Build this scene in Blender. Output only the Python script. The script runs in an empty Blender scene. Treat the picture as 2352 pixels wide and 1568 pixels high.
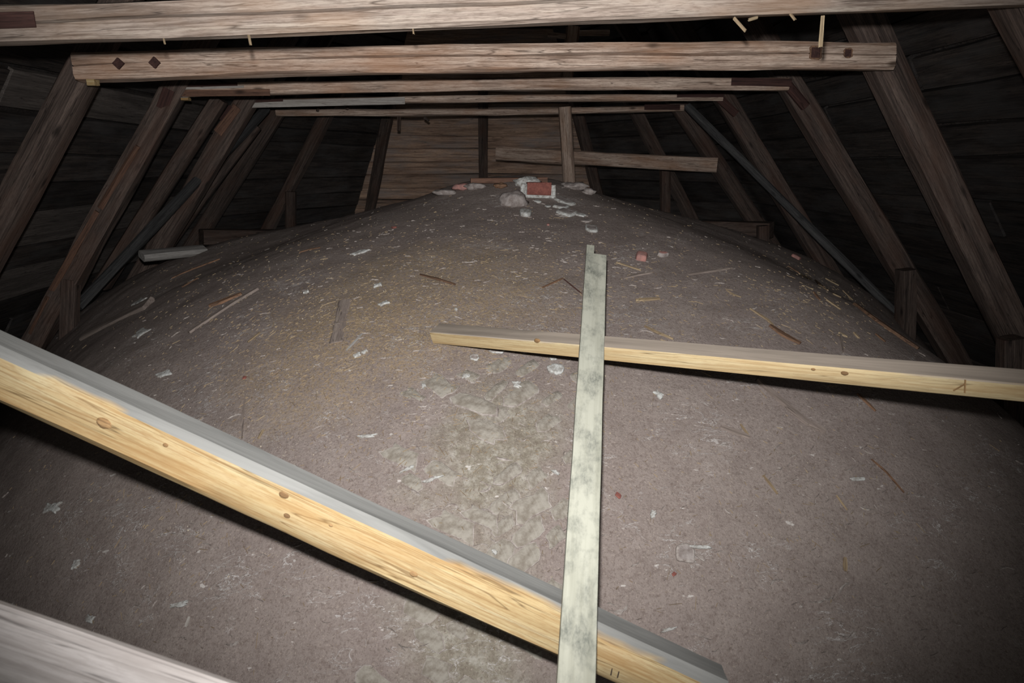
import bpy, bmesh, math, random
from mathutils import Vector, Matrix, noise

# ------------------------------------------------------------------ camera, world, flash, exposure
sc = bpy.context.scene
CAM = Vector((0, 0, 2.6))
F = 1700.0
PITCH = math.radians(13.5276)
YAW = math.radians(2.4888)
cd = bpy.data.cameras.new('camera')
cam = bpy.data.objects.new('camera', cd)
sc.collection.objects.link(cam)
cam.location = CAM
cam.rotation_euler = (math.pi / 2 - PITCH, 0, -YAW)
cd.sensor_width = 36.0
cd.lens = 36.0 * F / 2352.0
cd.clip_start = 0.02
cd.dof.use_dof = True
cd.dof.focus_distance = 3.6
cd.dof.aperture_fstop = 6.3
sc.camera = cam

world = bpy.data.worlds.new('attic_air')
sc.world = world
world.use_nodes = True
wbg = world.node_tree.nodes['Background']
wbg.inputs[0].default_value = (1.0, 1.0, 1.0, 1)
wbg.inputs[1].default_value = 0.17

fl = bpy.data.lights.new('camera_flash', 'SPOT')
flash = bpy.data.objects.new('camera_flash', fl)
sc.collection.objects.link(flash)
flash.location = CAM + Vector((-0.02, 0.03, 0.12))
flash.rotation_euler = (math.pi / 2 - math.radians(9.5), 0, -YAW + math.radians(2.0))
fl.energy = 590
fl.color = (1.0, 1.0, 1.03)
fl.spot_size = math.radians(90)
fl.spot_blend = 1.0
fl.shadow_soft_size = 0.022

sc.view_settings.view_transform = 'Standard'
sc.view_settings.look = 'None'
sc.view_settings.exposure = 0.0
sc.view_settings.gamma = 1.0
sc.view_settings.use_curve_mapping = False

COL = sc.collection
R = random.Random(7)
ZUP = Vector((0, 0, 1))

# ------------------------------------------------------------------ photograph pixel -> point in the attic
cp, sp = math.cos(PITCH), math.sin(PITCH)
cy_, sy_ = math.cos(-YAW), math.sin(-YAW)

def ray(px, py):
    u = (px - 1176) / F
    v = (py - 784) / F
    a = (u, cp - v * sp, -(sp + v * cp))
    return Vector((cy_ * a[0] - sy_ * a[1], sy_ * a[0] + cy_ * a[1], a[2]))

def PY(px, py, Y):                       # on the upright plane y = Y (a truss)
    d = ray(px, py)
    return CAM + d * (Y / d.y)

def PZ(px, py, Zc):                      # at a distance along the view
    return CAM + ray(px, py) * Zc

# ------------------------------------------------------------------ shape of the vault's back
Q = (0.23295, 4.88954, -0.11337, 0.28082, -0.00151, 0.01003, -0.01759, 0.04965, -0.01876, -0.03612, 0.04016,
     -0.01572, -0.03166, 0.02588, 0.10551, -0.02214, -0.0446, 0.03574)

def vault_z(x, y):
    cx, cyy, z0, c1, c2, c3, a1, a2, a3, a4, b1, b2, b3, b4, a5, b5, a6, b6 = Q
    dx, dy = x - cx, y - cyy
    r = math.sqrt(dx * dx + dy * dy + 1e-9)
    th = math.atan2(dx, -dy)
    m = 1 + (a1 * math.cos(th) + b1 * math.sin(th) + a2 * math.cos(2 * th) + b2 * math.sin(2 * th)
             + a3 * math.cos(3 * th) + b3 * math.sin(3 * th) + a4 * math.cos(4 * th)
             + b4 * math.sin(4 * th) + a5 * math.cos(5 * th) + b5 * math.sin(5 * th)
             + a6 * math.cos(6 * th) + b6 * math.sin(6 * th)) * min(1, r / 2)
    rr = r * m
    rs = math.sqrt(rr * rr + .09) - .3
    h = z0 - c1 * rs - c2 * rs ** 2 - c3 * rs ** 4
    h += 0.035 / (1 + (r / .52) ** 6)                       # rubble heaped on the crown
    h -= .055 * math.exp(-((x + 1.45) ** 2 + (y - 5.0) ** 2) / .3)
    h += .03 * math.exp(-((x + 2.25) ** 2 + (y - 4.9) ** 2) / .25)
    k = .25                                                 # runs out onto the filling of the haunches
    lo = -2.35
    d = max(-1.0, min(1.0, (h - lo) / k))
    if h > lo + k:
        pass
    elif h < lo - k:
        h = lo
    else:
        h = lo + k * (d + 1) ** 2 / 4
    h += .010 * noise.noise(Vector((x * 2.1, y * 2.1, .3))) + .006 * noise.noise(Vector((x * 6, y * 6, 4.)))
    return h + CAM.z

def on_vault(px, py):
    d = ray(px, py)
    t = 1.6
    while t < 9:
        p = CAM + d * t
        if p.z < vault_z(p.x, p.y):
            break
        t += .03
    lo, hi = t - .03, t
    for _ in range(12):
        m = (lo + hi) / 2
        p = CAM + d * m
        if p.z < vault_z(p.x, p.y):
            hi = m
        else:
            lo = m
    return CAM + d * hi

def vault_n(x, y):
    e = .03
    return Vector((-(vault_z(x + e, y) - vault_z(x - e, y)) / (2 * e),
                   -(vault_z(x, y + e) - vault_z(x, y - e)) / (2 * e), 1)).normalized()

# ------------------------------------------------------------------ materials
def lin(r, g, b):
    def c(v):
        v /= 255.0
        return v / 12.92 if v <= .04045 else ((v + .055) / 1.055) ** 2.4
    return (c(r), c(g), c(b), 1)

class NT:
    def __init__(s, name, rough=.85, spec=.2):
        s.m = bpy.data.materials.new(name)
        s.m.use_nodes = True
        s.t = s.m.node_tree
        s.b = s.t.nodes['Principled BSDF']
        s.b.inputs['Roughness'].default_value = rough
        s.b.inputs['Specular IOR Level'].default_value = spec
        s.co = s.n('ShaderNodeTexCoord').outputs['Object']
    def n(s, k, **kw):
        x = s.t.nodes.new(k)
        for a, v in kw.items():
            setattr(x, a, v)
        return x
    def l(s, a, b):
        s.t.links.new(a, b)
    def map(s, vec, scale, loc=None):
        m = s.n('ShaderNodeMapping')
        m.inputs['Scale'].default_value = scale
        if loc is not None:
            m.inputs['Location'].default_value = loc
        s.l(vec, m.inputs[0])
        return m.outputs[0]
    def noise(s, vec, scale, detail=4, rough=.55, dist=0.0):
        x = s.n('ShaderNodeTexNoise')
        x.inputs['Scale'].default_value = scale
        x.inputs['Detail'].default_value = detail
        x.inputs['Roughness'].default_value = rough
        x.inputs['Distortion'].default_value = dist
        s.l(vec, x.inputs['Vector'])
        return x.outputs['Fac']
    def ramp(s, fac, stops, interp='LINEAR'):
        x = s.n('ShaderNodeValToRGB')
        x.color_ramp.interpolation = interp
        e = x.color_ramp.elements
        while len(e) < len(stops):
            e.new(.5)
        for i, (p, c) in enumerate(stops):
            e[i].position = p
            e[i].color = c if isinstance(c, tuple) else (c, c, c, 1)
        s.l(fac, x.inputs[0])
        return x.outputs[0]
    def mix(s, fac, a, b, mode='MIX'):
        x = s.n('ShaderNodeMix', data_type='RGBA', blend_type=mode)
        for v, i in ((fac, 0), (a, 6), (b, 7)):
            if isinstance(v, (int, float)):
                x.inputs[i].default_value = v
            elif isinstance(v, tuple):
                x.inputs[i].default_value = v
            else:
                s.l(v, x.inputs[i])
        return x.outputs[2]
    def math(s, op, a, b=0.0, clamp=False):
        x = s.n('ShaderNodeMath', operation=op, use_clamp=clamp)
        for i, v in enumerate((a, b)):
            if isinstance(v, (int, float)):
                x.inputs[i].default_value = v
            else:
                s.l(v, x.inputs[i])
        return x.outputs[0]
    def out(s, col, bump=None, strength=.3, dist=.01):
        s.l(col, s.b.inputs['Base Color'])
        if bump is not None:
            x = s.n('ShaderNodeBump')
            x.inputs['Strength'].default_value = strength
            x.inputs['Distance'].default_value = dist
            s.l(bump, x.inputs['Height'])
            s.l(x.outputs[0], s.b.inputs['Normal'])
        return s.m

def wood(name, light, mid, dark, var=.25, stain=None, stain_amt=.0, dust=None, grain=14, bump=.35, knots=True):
    N = NT(name, .8, .15)
    oi = N.n('ShaderNodeObjectInfo')
    off = N.n('ShaderNodeVectorMath', operation='MULTIPLY_ADD')
    N.l(oi.outputs['Random'], off.inputs[0])
    off.inputs[1].default_value = (37, 19, 53)
    N.l(N.co, off.inputs[2])
    v = off.outputs[0]
    g = N.noise(N.map(v, (.7, grain, grain)), 2.2, 5, .65, .6)
    fine = N.noise(N.map(v, (2.0, 70, 70)), 2.0, 3, .6)
    col = N.ramp(g, [(.28, dark), (.46, mid), (.66, light)])
    col = N.mix(N.ramp(fine, [(.34, .75), (.52, 0.0)]), col, dark)
    vfine = N.noise(N.map(v, (14, 120, 120)), 2.0, 3, .7)
    col = N.mix(N.ramp(vfine, [(.36, .45), (.52, 0.0)]), col, dark)
    chk = N.noise(N.map(v, (.9, 26, 26)), 1.3, 2, .5, .3)
    col = N.mix(N.ramp(N.math('ABSOLUTE', N.math('SUBTRACT', chk, .53)), [(.0, .8), (.012, 0.0)]), col, tuple(c * .4 for c in dark[:3]) + (1,))
    blot = N.noise(N.map(v, (1.6, 5, 5)), 1.5, 3, .6)
    if stain is not None:
        col = N.mix(N.math('MULTIPLY', N.ramp(blot, [(.45, 0.0), (.7, 1.0)]), stain_amt), col, stain)
    if knots:
        vo = N.n('ShaderNodeTexVoronoi')
        vo.inputs['Scale'].default_value = 1.0
        N.l(N.map(v, (3.0, 8.0, 8.0)), vo.inputs['Vector'])
        col = N.mix(N.ramp(vo.outputs['Distance'], [(.05, .8), (.14, .0)]), col, tuple(c * .35 for c in dark[:3]) + (1,))
    br = N.n('ShaderNodeMapRange')
    br.inputs[3].default_value = 1 - var
    br.inputs[4].default_value = 1 + var
    N.l(oi.outputs['Random'], br.inputs[0])
    hs = N.n('ShaderNodeHueSaturation')
    N.l(br.outputs[0], hs.inputs['Value'])
    N.l(col, hs.inputs['Color'])
    col = hs.outputs[0]
    if dust is not None:
        ge = N.n('ShaderNodeNewGeometry')
        sx = N.n('ShaderNodeSeparateXYZ')
        N.l(ge.outputs['Normal'], sx.inputs[0])
        dn = N.math('ADD', sx.outputs[2], N.math('MULTIPLY', N.math('SUBTRACT', blot, .5), .9))
        dcol = N.ramp(g, [(.3, tuple(c * .6 for c in dust[:3]) + (1,)), (.62, dust)])
        col = N.mix(N.ramp(dn, [(.34, 0.0), (.5, 1.0)]), col, dcol)
    return N.out(col, N.math('ADD', g, N.math('MULTIPLY', fine, .4)), bump, .006)

M = {}
M['collar'] = wood('aged_pine', lin(196, 176, 158), lin(170, 148, 131), lin(100, 80, 66), .05, lin(150, 110, 80), .5)
M['collar_grey'] = wood('weathered_pine', lin(160, 148, 134), lin(140, 126, 114), lin(88, 74, 64), .02, lin(132, 104, 80), .5)
M['rafter'] = wood('dark_rafter_wood', lin(102, 88, 79), lin(82, 70, 63), lin(48, 41, 37), .16, lin(78, 54, 42), .5)
M['grey_rafter'] = wood('grey_brace_wood', lin(84, 83, 80), lin(68, 67, 66), lin(44, 43, 42), .12)
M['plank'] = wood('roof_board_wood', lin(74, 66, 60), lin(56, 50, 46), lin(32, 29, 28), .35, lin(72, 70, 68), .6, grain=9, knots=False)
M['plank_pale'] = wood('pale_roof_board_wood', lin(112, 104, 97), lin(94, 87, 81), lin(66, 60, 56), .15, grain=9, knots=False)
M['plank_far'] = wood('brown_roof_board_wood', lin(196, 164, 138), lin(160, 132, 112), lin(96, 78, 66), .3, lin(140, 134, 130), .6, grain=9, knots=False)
M['notch'] = wood('bare_red_wood', lin(80, 56, 50), lin(68, 47, 42), lin(48, 34, 31), .12, knots=False)
M['fresh_edge'] = wood('peeled_orange_wood', lin(120, 90, 72), lin(102, 76, 62), lin(72, 54, 45), .15)
M['repair'] = wood('pale_repair_board', lin(176, 170, 162), lin(160, 153, 144), lin(126, 118, 110), .1)
M['yellow'] = wood('yellow_pine', lin(170, 156, 122), lin(158, 138, 100), lin(132, 104, 68), .02,
                   lin(148, 112, 68), .5, lin(120, 119, 114), grain=9, bump=.2)
M['batten'] = wood('sawn_batten_wood', lin(180, 165, 130), lin(170, 151, 114), lin(146, 122, 86), .02,
                   lin(158, 132, 94), .3, lin(150, 138, 124), grain=10, bump=.15)
M['near_timber'] = wood('pale_grey_timber', lin(204, 196, 190), lin(190, 182, 175), lin(162, 153, 146), .02, knots=False, grain=6)
M['splinter'] = wood('splinter_wood', lin(166, 148, 118), lin(140, 122, 96), lin(98, 82, 64), .2, knots=False)
M['brown_splinter'] = wood('brown_splinter_wood', lin(124, 94, 72), lin(104, 80, 62), lin(70, 54, 44), .2, knots=False)
M['dusty_wood'] = wood('dusty_wood', lin(134, 122, 112), lin(120, 108, 100), lin(96, 86, 78), .06, knots=False)
M['grey_wood'] = wood('grey_board', lin(150, 146, 140), lin(132, 128, 122), lin(100, 96, 90), .08, knots=False)

def lath_mat():
    N = NT('mildewed_lath', .8, .15)
    g = N.noise(N.map(N.co, (.5, 9, 9)), 5, 3, .55)
    col = N.ramp(g, [(.3, lin(138, 137, 122)), (.6, lin(158, 157, 142))])
    sp_ = N.noise(N.map(N.co, (7, 11, 11)), 1.6, 5, .65, .1)
    fn = N.noise(N.map(N.co, (30, 90, 90)), 2.2, 4, .7)
    m = N.math('MULTIPLY', N.ramp(sp_, [(.44, 0.0), (.68, .9)]), N.ramp(fn, [(.34, .35), (.6, 1.0)]))
    col = N.mix(m, col, lin(92, 94, 86))
    return N.out(col, fn, .12, .003)
M['lath'] = lath_mat()

def mortar(name, a, b, scale=30, bump=.6):
    N = NT(name, .95, .05)
    g = N.noise(N.co, scale, 6, .65)
    return N.out(N.ramp(g, [(.35, b), (.62, a)]), g, bump, .012)
M['white_mortar'] = mortar('white_lime_mortar', lin(182, 182, 176), lin(128, 122, 114), 60)
M['grey_mortar'] = mortar('grey_lime_mortar', lin(146, 138, 132), lin(110, 100, 94))
M['rim'] = mortar('pale_mortar_rim', lin(156, 148, 140), lin(116, 105, 98), 60)
M['dust_brick'] = mortar('dust_covered_brick', lin(140, 134, 123), lin(110, 102, 91), 38)
M['red_brick'] = mortar('red_brick', lin(130, 82, 72), lin(102, 64, 58), 40, .5)
M['pink_brick'] = mortar('pale_red_brick', lin(160, 116, 106), lin(126, 98, 92), 26, .5)
M['grit'] = mortar('pale_grit', lin(178, 168, 148), lin(138, 122, 100), 9, .1)
M['straw'] = mortar('straw', lin(144, 127, 100), lin(120, 102, 82), 9, .1)

def vault_mat():
    N = NT('dusty_vault_plaster', .97, .04)
    big = N.noise(N.co, 1.1, 4, .55)
    mid = N.noise(N.co, 7, 5, .62)
    fin = N.noise(N.co, 55, 5, .72)
    vf = N.noise(N.co, 210, 3, .7)
    col = N.ramp(mid, [(.3, lin(120, 109, 102)), (.68, lin(136, 125, 117))])
    col = N.mix(N.ramp(big, [(.4, 0.0), (.65, .45)]), col, lin(128, 116, 110))
    col = N.mix(N.ramp(fin, [(.36, .55), (.5, 0.0)]), col, lin(104, 91, 84))
    def patch(c, rx, ry, rz, soft=.35, nz=1.0):          # a patch of other stuff with a ragged outline
        sub = N.n('ShaderNodeVectorMath', operation='SUBTRACT')
        N.l(N.co, sub.inputs[0]); sub.inputs[1].default_value = c
        sc_ = N.n('ShaderNodeVectorMath', operation='DIVIDE')
        N.l(sub.outputs[0], sc_.inputs[0]); sc_.inputs[1].default_value = (rx, ry, rz)
        ln = N.n('ShaderNodeVectorMath', operation='LENGTH')
        N.l(sc_.outputs[0], ln.inputs[0])
        d = N.math('ADD', ln.outputs['Value'], N.math('MULTIPLY', N.math('SUBTRACT', N.noise(N.co, 4.5, 5, .65), .5), nz))
        return N.ramp(d, [(1 - soft, 1.0), (1 + soft, 0.0)])
    # sandy sawdust spread across the middle
    a = on_vault(980, 660); b = on_vault(760, 800)
    sand = N.ramp(N.noise(N.co, 90, 4, .7), [(.42, 0.0), (.6, .8)])
    sm = patch(tuple(a), .75, .6, 1.5, .5)
    col = N.mix(N.math('MULTIPLY', sm, sand), col, lin(146, 127, 98))
    sm2 = patch(tuple(b), .5, .45, 1.2, .5)
    col = N.mix(N.math('MULTIPLY', sm2, sand), col, lin(144, 125, 98))
    # bare masonry in the valley between the two webs
    c1 = on_vault(1130, 1050); c2 = on_vault(1090, 1440)
    v1 = patch(tuple(c1), .30, .42, .55, .65, 1.9)
    v2 = patch(tuple(c2), .30, .25, .4, .65, 1.9)
    bare = N.math('MAXIMUM', v1, v2)
    stone = N.ramp(N.noise(N.co, 24, 6, .7), [(.34, lin(102, 94, 80)), (.5, lin(124, 118, 103)), (.66, lin(156, 152, 140))])
    col = N.mix(N.math('MULTIPLY', bare, .8), col, stone)
    spk = N.ramp(N.noise(N.co, 130, 3, .75), [(.36, .5), (.48, 0.0)])
    col = N.mix(spk, col, lin(86, 75, 68))
    spl = N.ramp(N.noise(N.co, 160, 2, .7), [(.6, 0.0), (.68, .6)])
    col = N.mix(spl, col, lin(156, 144, 132))
    # thin pale scum lines of lime where mortar squeezed out
    wv = N.noise(N.map(N.co, (3.4, 9, 7)), 2.0, 5, .62, .5)
    line = N.ramp(N.math('ABSOLUTE', N.math('SUBTRACT', wv, .5)), [(.0, 1.0), (.012, 0.0)])
    gate = N.ramp(N.noise(N.co, 3.3, 3, .6), [(.53, 0.0), (.62, .9)])
    col = N.mix(N.math('MULTIPLY', line, gate), col, lin(182, 176, 170))
    fl_ = N.ramp(N.noise(N.map(N.co, (16, 34, 30)), 1.0, 3, .6), [(.69, 0.0), (.73, .75)])
    col = N.mix(fl_, col, lin(186, 180, 172))
    h = N.math('ADD', N.math('MULTIPLY', mid, .5), N.math('ADD', N.math('MULTIPLY', fin, .45), N.math('MULTIPLY', vf, .2)))
    h = N.math('ADD', h, N.math('MULTIPLY', N.math('MULTIPLY', line, gate), .25))
    return N.out(col, h, .55, .02)

# ------------------------------------------------------------------ object helpers
def put(o, label=None, cat=None, group=None, kind=None):
    if label: o['label'] = label
    if cat: o['category'] = cat
    if group: o['group'] = group
    if kind: o['kind'] = kind
    return o

def empty(name, loc, label, cat, group=None):
    e = bpy.data.objects.new(name, None)
    e.empty_display_size = .1
    e.location = loc
    COL.objects.link(e)
    return put(e, label, cat, group)

def link(name, me, mat, parent=None, matrix=None):
    o = bpy.data.objects.new(name, me)
    for m in (mat if isinstance(mat, (list, tuple)) else [mat]):
        if len(me.materials) < (len(mat) if isinstance(mat, (list, tuple)) else 1):
            me.materials.append(m)
    COL.objects.link(o)
    mw = matrix or Matrix.Identity(4)
    if parent is not None:
        o.parent = parent
        o.matrix_parent_inverse = Matrix.Identity(4)
        pm = Matrix.Identity(4)
        p = parent
        while p is not None:
            pm = p.matrix_basis @ pm
            p = p.parent
        o.matrix_basis = pm.inverted() @ mw
    else:
        o.matrix_basis = mw
    return o

def mesh_of(name, verts, faces, smooth_angle=None):
    me = bpy.data.meshes.new(name)
    me.from_pydata(verts, [], faces)
    me.update()
    if smooth_angle:
        me.polygons.foreach_set('use_smooth', [True] * len(me.polygons))
        me.set_sharp_from_angle(angle=math.radians(smooth_angle))
    return me

def frame(p0, p1, up=ZUP):
    x = (p1 - p0).normalized()
    y = up.cross(x)
    if y.length < 1e-4:
        y = Vector((0, 1, 0))
    y.normalize()
    z = x.cross(y)
    m = Matrix((x, y, z)).transposed().to_4x4()
    m.translation = p0
    return m

def beam_mesh(name, L, w, h, seed=0, jit=.006, cut=.014, crack=None, step=.14, bow=0.0, end_notch=None):
    """hewn beam along +X; w across Y, h along Z; crack = (height, depth) of a drying crack in the -Y face"""
    n = max(2, int(L / step))
    a, b = w / 2, h / 2
    c = min(cut, a * .45, b * .45)
    ring = [(-a + c, -b), (0, -b), (a - c, -b), (a, -b + c), (a, 0), (a, b - c), (a - c, b), (0, b), (-a + c, b), (-a, b - c)]
    if crack:
        ring += [(-a, 'u'), (-a, 'm'), (-a, 'd')]
    else:
        ring += [(-a, 0)]
    ring += [(-a, -b + c)]
    k = len(ring)
    vs = []
    for i in range(n + 1):
        x = L * i / n
        bz = bow * math.sin(math.pi * i / n)
        tw = noise.noise(Vector((x * .7, seed * 3.1, 9)))
        for j, (y, z) in enumerate(ring):
            if isinstance(z, str):
                cz, dp = crack
                zc = cz + .012 * noise.noise(Vector((x * 1.1, seed, 2))) + .01 * (x / L - .5)
                g = max(0.15, .55 + .9 * noise.noise(Vector((x * .9, seed, 5))))
                if z == 'u': y, z = -a, zc + .008 * g
                elif z == 'd': y, z = -a, zc - .008 * g
                else: y, z = -a + dp * g, zc - .001
                jj = 20
            else:
                jj = j
            nz = Vector((x * 1.6, jj * 1.7, seed * 5.3))
            nf = Vector((x * 7, jj * 2.7, seed * 2.3))
            y += jit * noise.noise(nz) * 1.6 + jit * .35 * noise.noise(nf)
            z += jit * noise.noise(nz + Vector((7, 3, 1))) * 1.6 + jit * .35 * noise.noise(nf + Vector((3, 8, 2))) + bz
            vs.append((x, y + tw * jit * .8, z))
    fs = []
    for i in range(n):
        for j in range(k):
            j2 = (j + 1) % k
            fs.append((i * k + j, i * k + j2, (i + 1) * k + j2, (i + 1) * k + j))
    fs.append(tuple(range(k))[::-1])
    fs.append(tuple(n * k + j for j in range(k)))
    fs = [f[::-1] for f in fs]
    return mesh_of(name, vs, fs, 38)

_s = [0]
def beam(name, p0, p1, w, h, mat, parent=None, up=ZUP, **kw):
    _s[0] += 1
    me = beam_mesh(name, (p1 - p0).length, w, h, seed=_s[0], **kw)
    return link(name, me, M[mat], parent, frame(p0, p1, up))

# ------------------------------------------------------------------ the vault
def build_vault():
    x0, x1, y0, y1 = -4.4, 4.6, 0.2, 9.6
    st = .03
    nx, ny = int((x1 - x0) / st), int((y1 - y0) / st)
    vs = []
    for j in range(ny + 1):
        y = y0 + (y1 - y0) * j / ny
        for i in range(nx + 1):
            x = x0 + (x1 - x0) * i / nx
            z = vault_z(x, y)
            z += .0035 * noise.noise(Vector((x * 17, y * 17, 1.))) + .002 * noise.noise(Vector((x * 40, y * 40, 1.)))
            vs.append((x, y, z))
    fs = [(j * (nx + 1) + i, j * (nx + 1) + i + 1, (j + 1) * (nx + 1) + i + 1, (j + 1) * (nx + 1) + i)
          for j in range(ny) for i in range(nx)]
    me = mesh_of('vault', vs, fs)
    me.polygons.foreach_set('use_smooth', [True] * len(me.polygons))
    o = link('vault', me, vault_mat())
    return put(o, 'dusty brown domed back of a masonry vault filling the attic', 'vault', kind='structure')
vault = build_vault()

# ------------------------------------------------------------------ the roof: boarded slopes round a polygonal end
TAN = math.tan(math.radians(55))
ZC = CAM.z + .5                       # height of the collar beams
XR, XL = 2.27, -2.18                  # boards at that height
def off_line(p, n, t):
    return (p[0] * n[0] + p[1] * n[1] + t, n)
def inter(l1, l2):
    (c1, n1), (c2, n2) = l1, l2
    d = n1[0] * n2[1] - n1[1] * n2[0]
    return ((c1 * n2[1] - c2 * n1[1]) / d, (n1[0] * c2 - n2[0] * c1) / d)
def nrm(x, y):
    l = math.hypot(x, y)
    return (x / l, y / l)
def corners(z):
    t = (ZC - z) / TAN
    lr = off_line((XR, 0), (1, 0), t)
    ll = off_line((XL, 0), (-1, 0), t)
    oR = off_line((XR, 8.05), nrm(1.95, .92), t)
    oL = off_line((XL, 8.05), nrm(-1.95, .92), t)
    ce = off_line((0, 10.0), (0, 1), t)
    return inter(lr, oR), inter(oR, ce), inter(oL, ce), inter(ll, oL)
YF = -1.0
def seg_ends(side, z):
    ra, rb, lb, la = corners(z)
    if side == 'right': return (XR + (ZC - z) / TAN, YF), ra
    if side == 'far_right': return ra, rb
    if side == 'far': return rb, lb
    if side == 'far_left': return lb, la
    return la, (XL - (ZC - z) / TAN, YF)

def plank_mesh(A0, A1, B0, B1, nout, thick, seed):
    """board between lower edge A0-A1 and upper edge B0-B1, wavy edges, nout = outward"""
    L = (A1 - A0).length
    n = max(2, min(12, int(L / .45)))
    vs = []
    wv = (B0 - A0).normalized()
    for i in range(n + 1):
        t = i / n
        a = A0.lerp(A1, t); b = B0.lerp(B1, t)
        a = a + wv * (.022 * noise.noise(Vector((t * L * .9, seed, 0))) + .006 * noise.noise(Vector((t * L * 4, seed, 3))))
        b = b + wv * (.022 * noise.noise(Vector((t * L * .9, seed, 7))) + .006 * noise.noise(Vector((t * L * 4, seed, 9))))
        vs += [a, b, b + nout * thick, a + nout * thick]
    fs = []
    for i in range(n):
        for j in range(4):
            fs.append((i * 4 + j, i * 4 + (j + 1) % 4, i * 4 + 4 + (j + 1) % 4, i * 4 + 4 + j))
    fs.append((3, 2, 1, 0)); fs.append((n * 4, n * 4 + 1, n * 4 + 2, n * 4 + 3))
    return vs, fs

def boarded(side, name, zlo, zhi, mat, label, pale=()):
    c = [Vector((*seg_ends(side, zlo)[0], zlo)), Vector((*seg_ends(side, zlo)[1], zlo)),
         Vector((*seg_ends(side, zhi)[1], zhi)), Vector((*seg_ends(side, zhi)[0], zhi))]
    nin = (c[1] - c[0]).cross(c[3] - c[0]).normalized()
    mid = (c[0] + c[2]) / 2
    if nin.dot(Vector((0, 5, ZC - 1)) - mid) < 0:
        nin = -nin
    nout = -nin
    ex = (c[1] - c[0]).normalized() * .14
    c = [c[0] - ex, c[1] + ex, c[2] + ex, c[3] - ex]
    bk = [v + nout * .035 for v in c] + [v + nout * .06 for v in c]
    me = mesh_of(name, bk, [(0, 1, 2, 3), (7, 6, 5, 4), (0, 4, 5, 1), (1, 5, 6, 2), (2, 6, 7, 3), (3, 7, 4, 0)])
    root = link(name, me, M['plank'])
    put(root, label, 'roof', kind='structure')
    rr = random.Random(sum(map(ord, side)))
    z = zlo
    i = 0
    while z < zhi - .02:
        wz = rr.uniform(.15, .23)
        z2 = min(zhi, z + wz)
        g = .010
        a0, a1 = seg_ends(side, z + g); b0, b1 = seg_ends(side, z2 - g)
        A0, A1, B0, B1 = Vector((*a0, z + g)), Vector((*a1, z + g)), Vector((*b0, z2 - g)), Vector((*b1, z2 - g))
        cuts = [0, 1]
        if side in ('left', 'right'):
            cuts = [0, rr.uniform(.3, .7), 1]
        for k in range(len(cuts) - 1):
            s0, s1 = cuts[k] + (.001 if k else 0), cuts[k + 1] - .001
            pr = nin * rr.uniform(0, .018)
            q = [A0.lerp(A1, s0) + pr, A0.lerp(A1, s1) + pr, B0.lerp(B1, s0) + pr * .3, B0.lerp(B1, s1) + pr * .3]
            org = q[0].copy()
            vs, fs = plank_mesh(q[0], q[1], q[2], q[3], nout, .028, i * 1.7 + k + len(side))
            fm = frame(q[0], q[1], nin)
            inv = fm.inverted()
            pm = mesh_of('roof_board', [inv @ v for v in vs], fs)
            mt = M[mat]
            if any(abs((z + z2) / 2 - CAM.z - pz) < .1 and pk == k for pz, pk in pale):
                mt = M['plank_pale']
            link('roof_board', pm, mt, root, fm)
            i += 1
        z = z2
    return root

ZLO = .25
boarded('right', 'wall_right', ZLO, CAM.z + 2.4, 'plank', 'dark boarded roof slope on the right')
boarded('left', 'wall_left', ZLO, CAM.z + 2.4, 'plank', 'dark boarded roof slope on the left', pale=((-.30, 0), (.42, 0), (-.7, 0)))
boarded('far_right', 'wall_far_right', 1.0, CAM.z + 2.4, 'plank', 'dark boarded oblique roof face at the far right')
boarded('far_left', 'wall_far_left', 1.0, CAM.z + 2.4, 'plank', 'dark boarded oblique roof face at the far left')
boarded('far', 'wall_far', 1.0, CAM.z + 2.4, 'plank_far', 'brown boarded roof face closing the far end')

def build_ridge():
    z = CAM.z + 2.4
    ra, rb, lb, la = corners(z)
    x1, x0 = XR + (ZC - z) / TAN, XL - (ZC - z) / TAN
    o = [(x0 - .1, YF), (x1 + .1, YF), (ra[0] + .1, ra[1]), (rb[0] + .05, rb[1] + .1), (lb[0] - .05, lb[1] + .1), (la[0] - .1, la[1])]
    n = len(o)
    vs = [(x, y, z) for x, y in o] + [(x, y, z + .04) for x, y in o]
    fs = [tuple(range(n))[::-1], tuple(range(n, 2 * n))] + [(i, (i + 1) % n, n + (i + 1) % n, n + i) for i in range(n)]
    put(link('ceiling', mesh_of('ceiling', vs, fs), M['plank']), 'dark boards closing the roof near the ridge', 'ceiling', kind='structure')
build_ridge()

def on_slope(px, py, side, inset=.09):
    """where a sight line meets the inner side of a roof face, a little inside its boards"""
    z1, z2 = CAM.z - .8, CAM.z + .8
    e1, e2 = seg_ends(side, z1), seg_ends(side, z2)
    A, B, C_ = Vector((*e1[0], z1)), Vector((*e1[1], z1)), Vector((*e2[0], z2))
    n_ = (B - A).cross(C_ - A).normalized()
    if n_.dot(Vector((0, 5, ZC - 1)) - A) < 0:
        n_ = -n_
    d = ray(px, py)
    t = (A + n_ * inset - CAM).dot(n_) / d.dot(n_)
    return CAM + d * t

# ------------------------------------------------------------------ roof trusses
YT = {1: 2.44, 2: 3.74, 3: 5.04, 4: 6.34, 5: 7.64}
GT = 'roof trusses spanning the attic'

def rafter(Y, a, b, w, d, mat, parent, up_to, down_to, name='rafter', dy=0.0, **kw):
    """inclined timber in the plane y = Y through two photograph points, run on to the given heights"""
    A, B = PY(*a, Y + dy), PY(*b, Y + dy)
    v = (B - A) / (B.z - A.z)
    T = A + v * (up_to - A.z)
    D = A + v * (down_to - A.z)
    yv = Vector((0, 1, 0))
    x = (D - T).normalized()
    up = x.cross(yv) * -1
    if up.z < 0: up = -up
    return beam(name, T, D, d, w, mat, parent, up=up, **kw)

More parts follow.
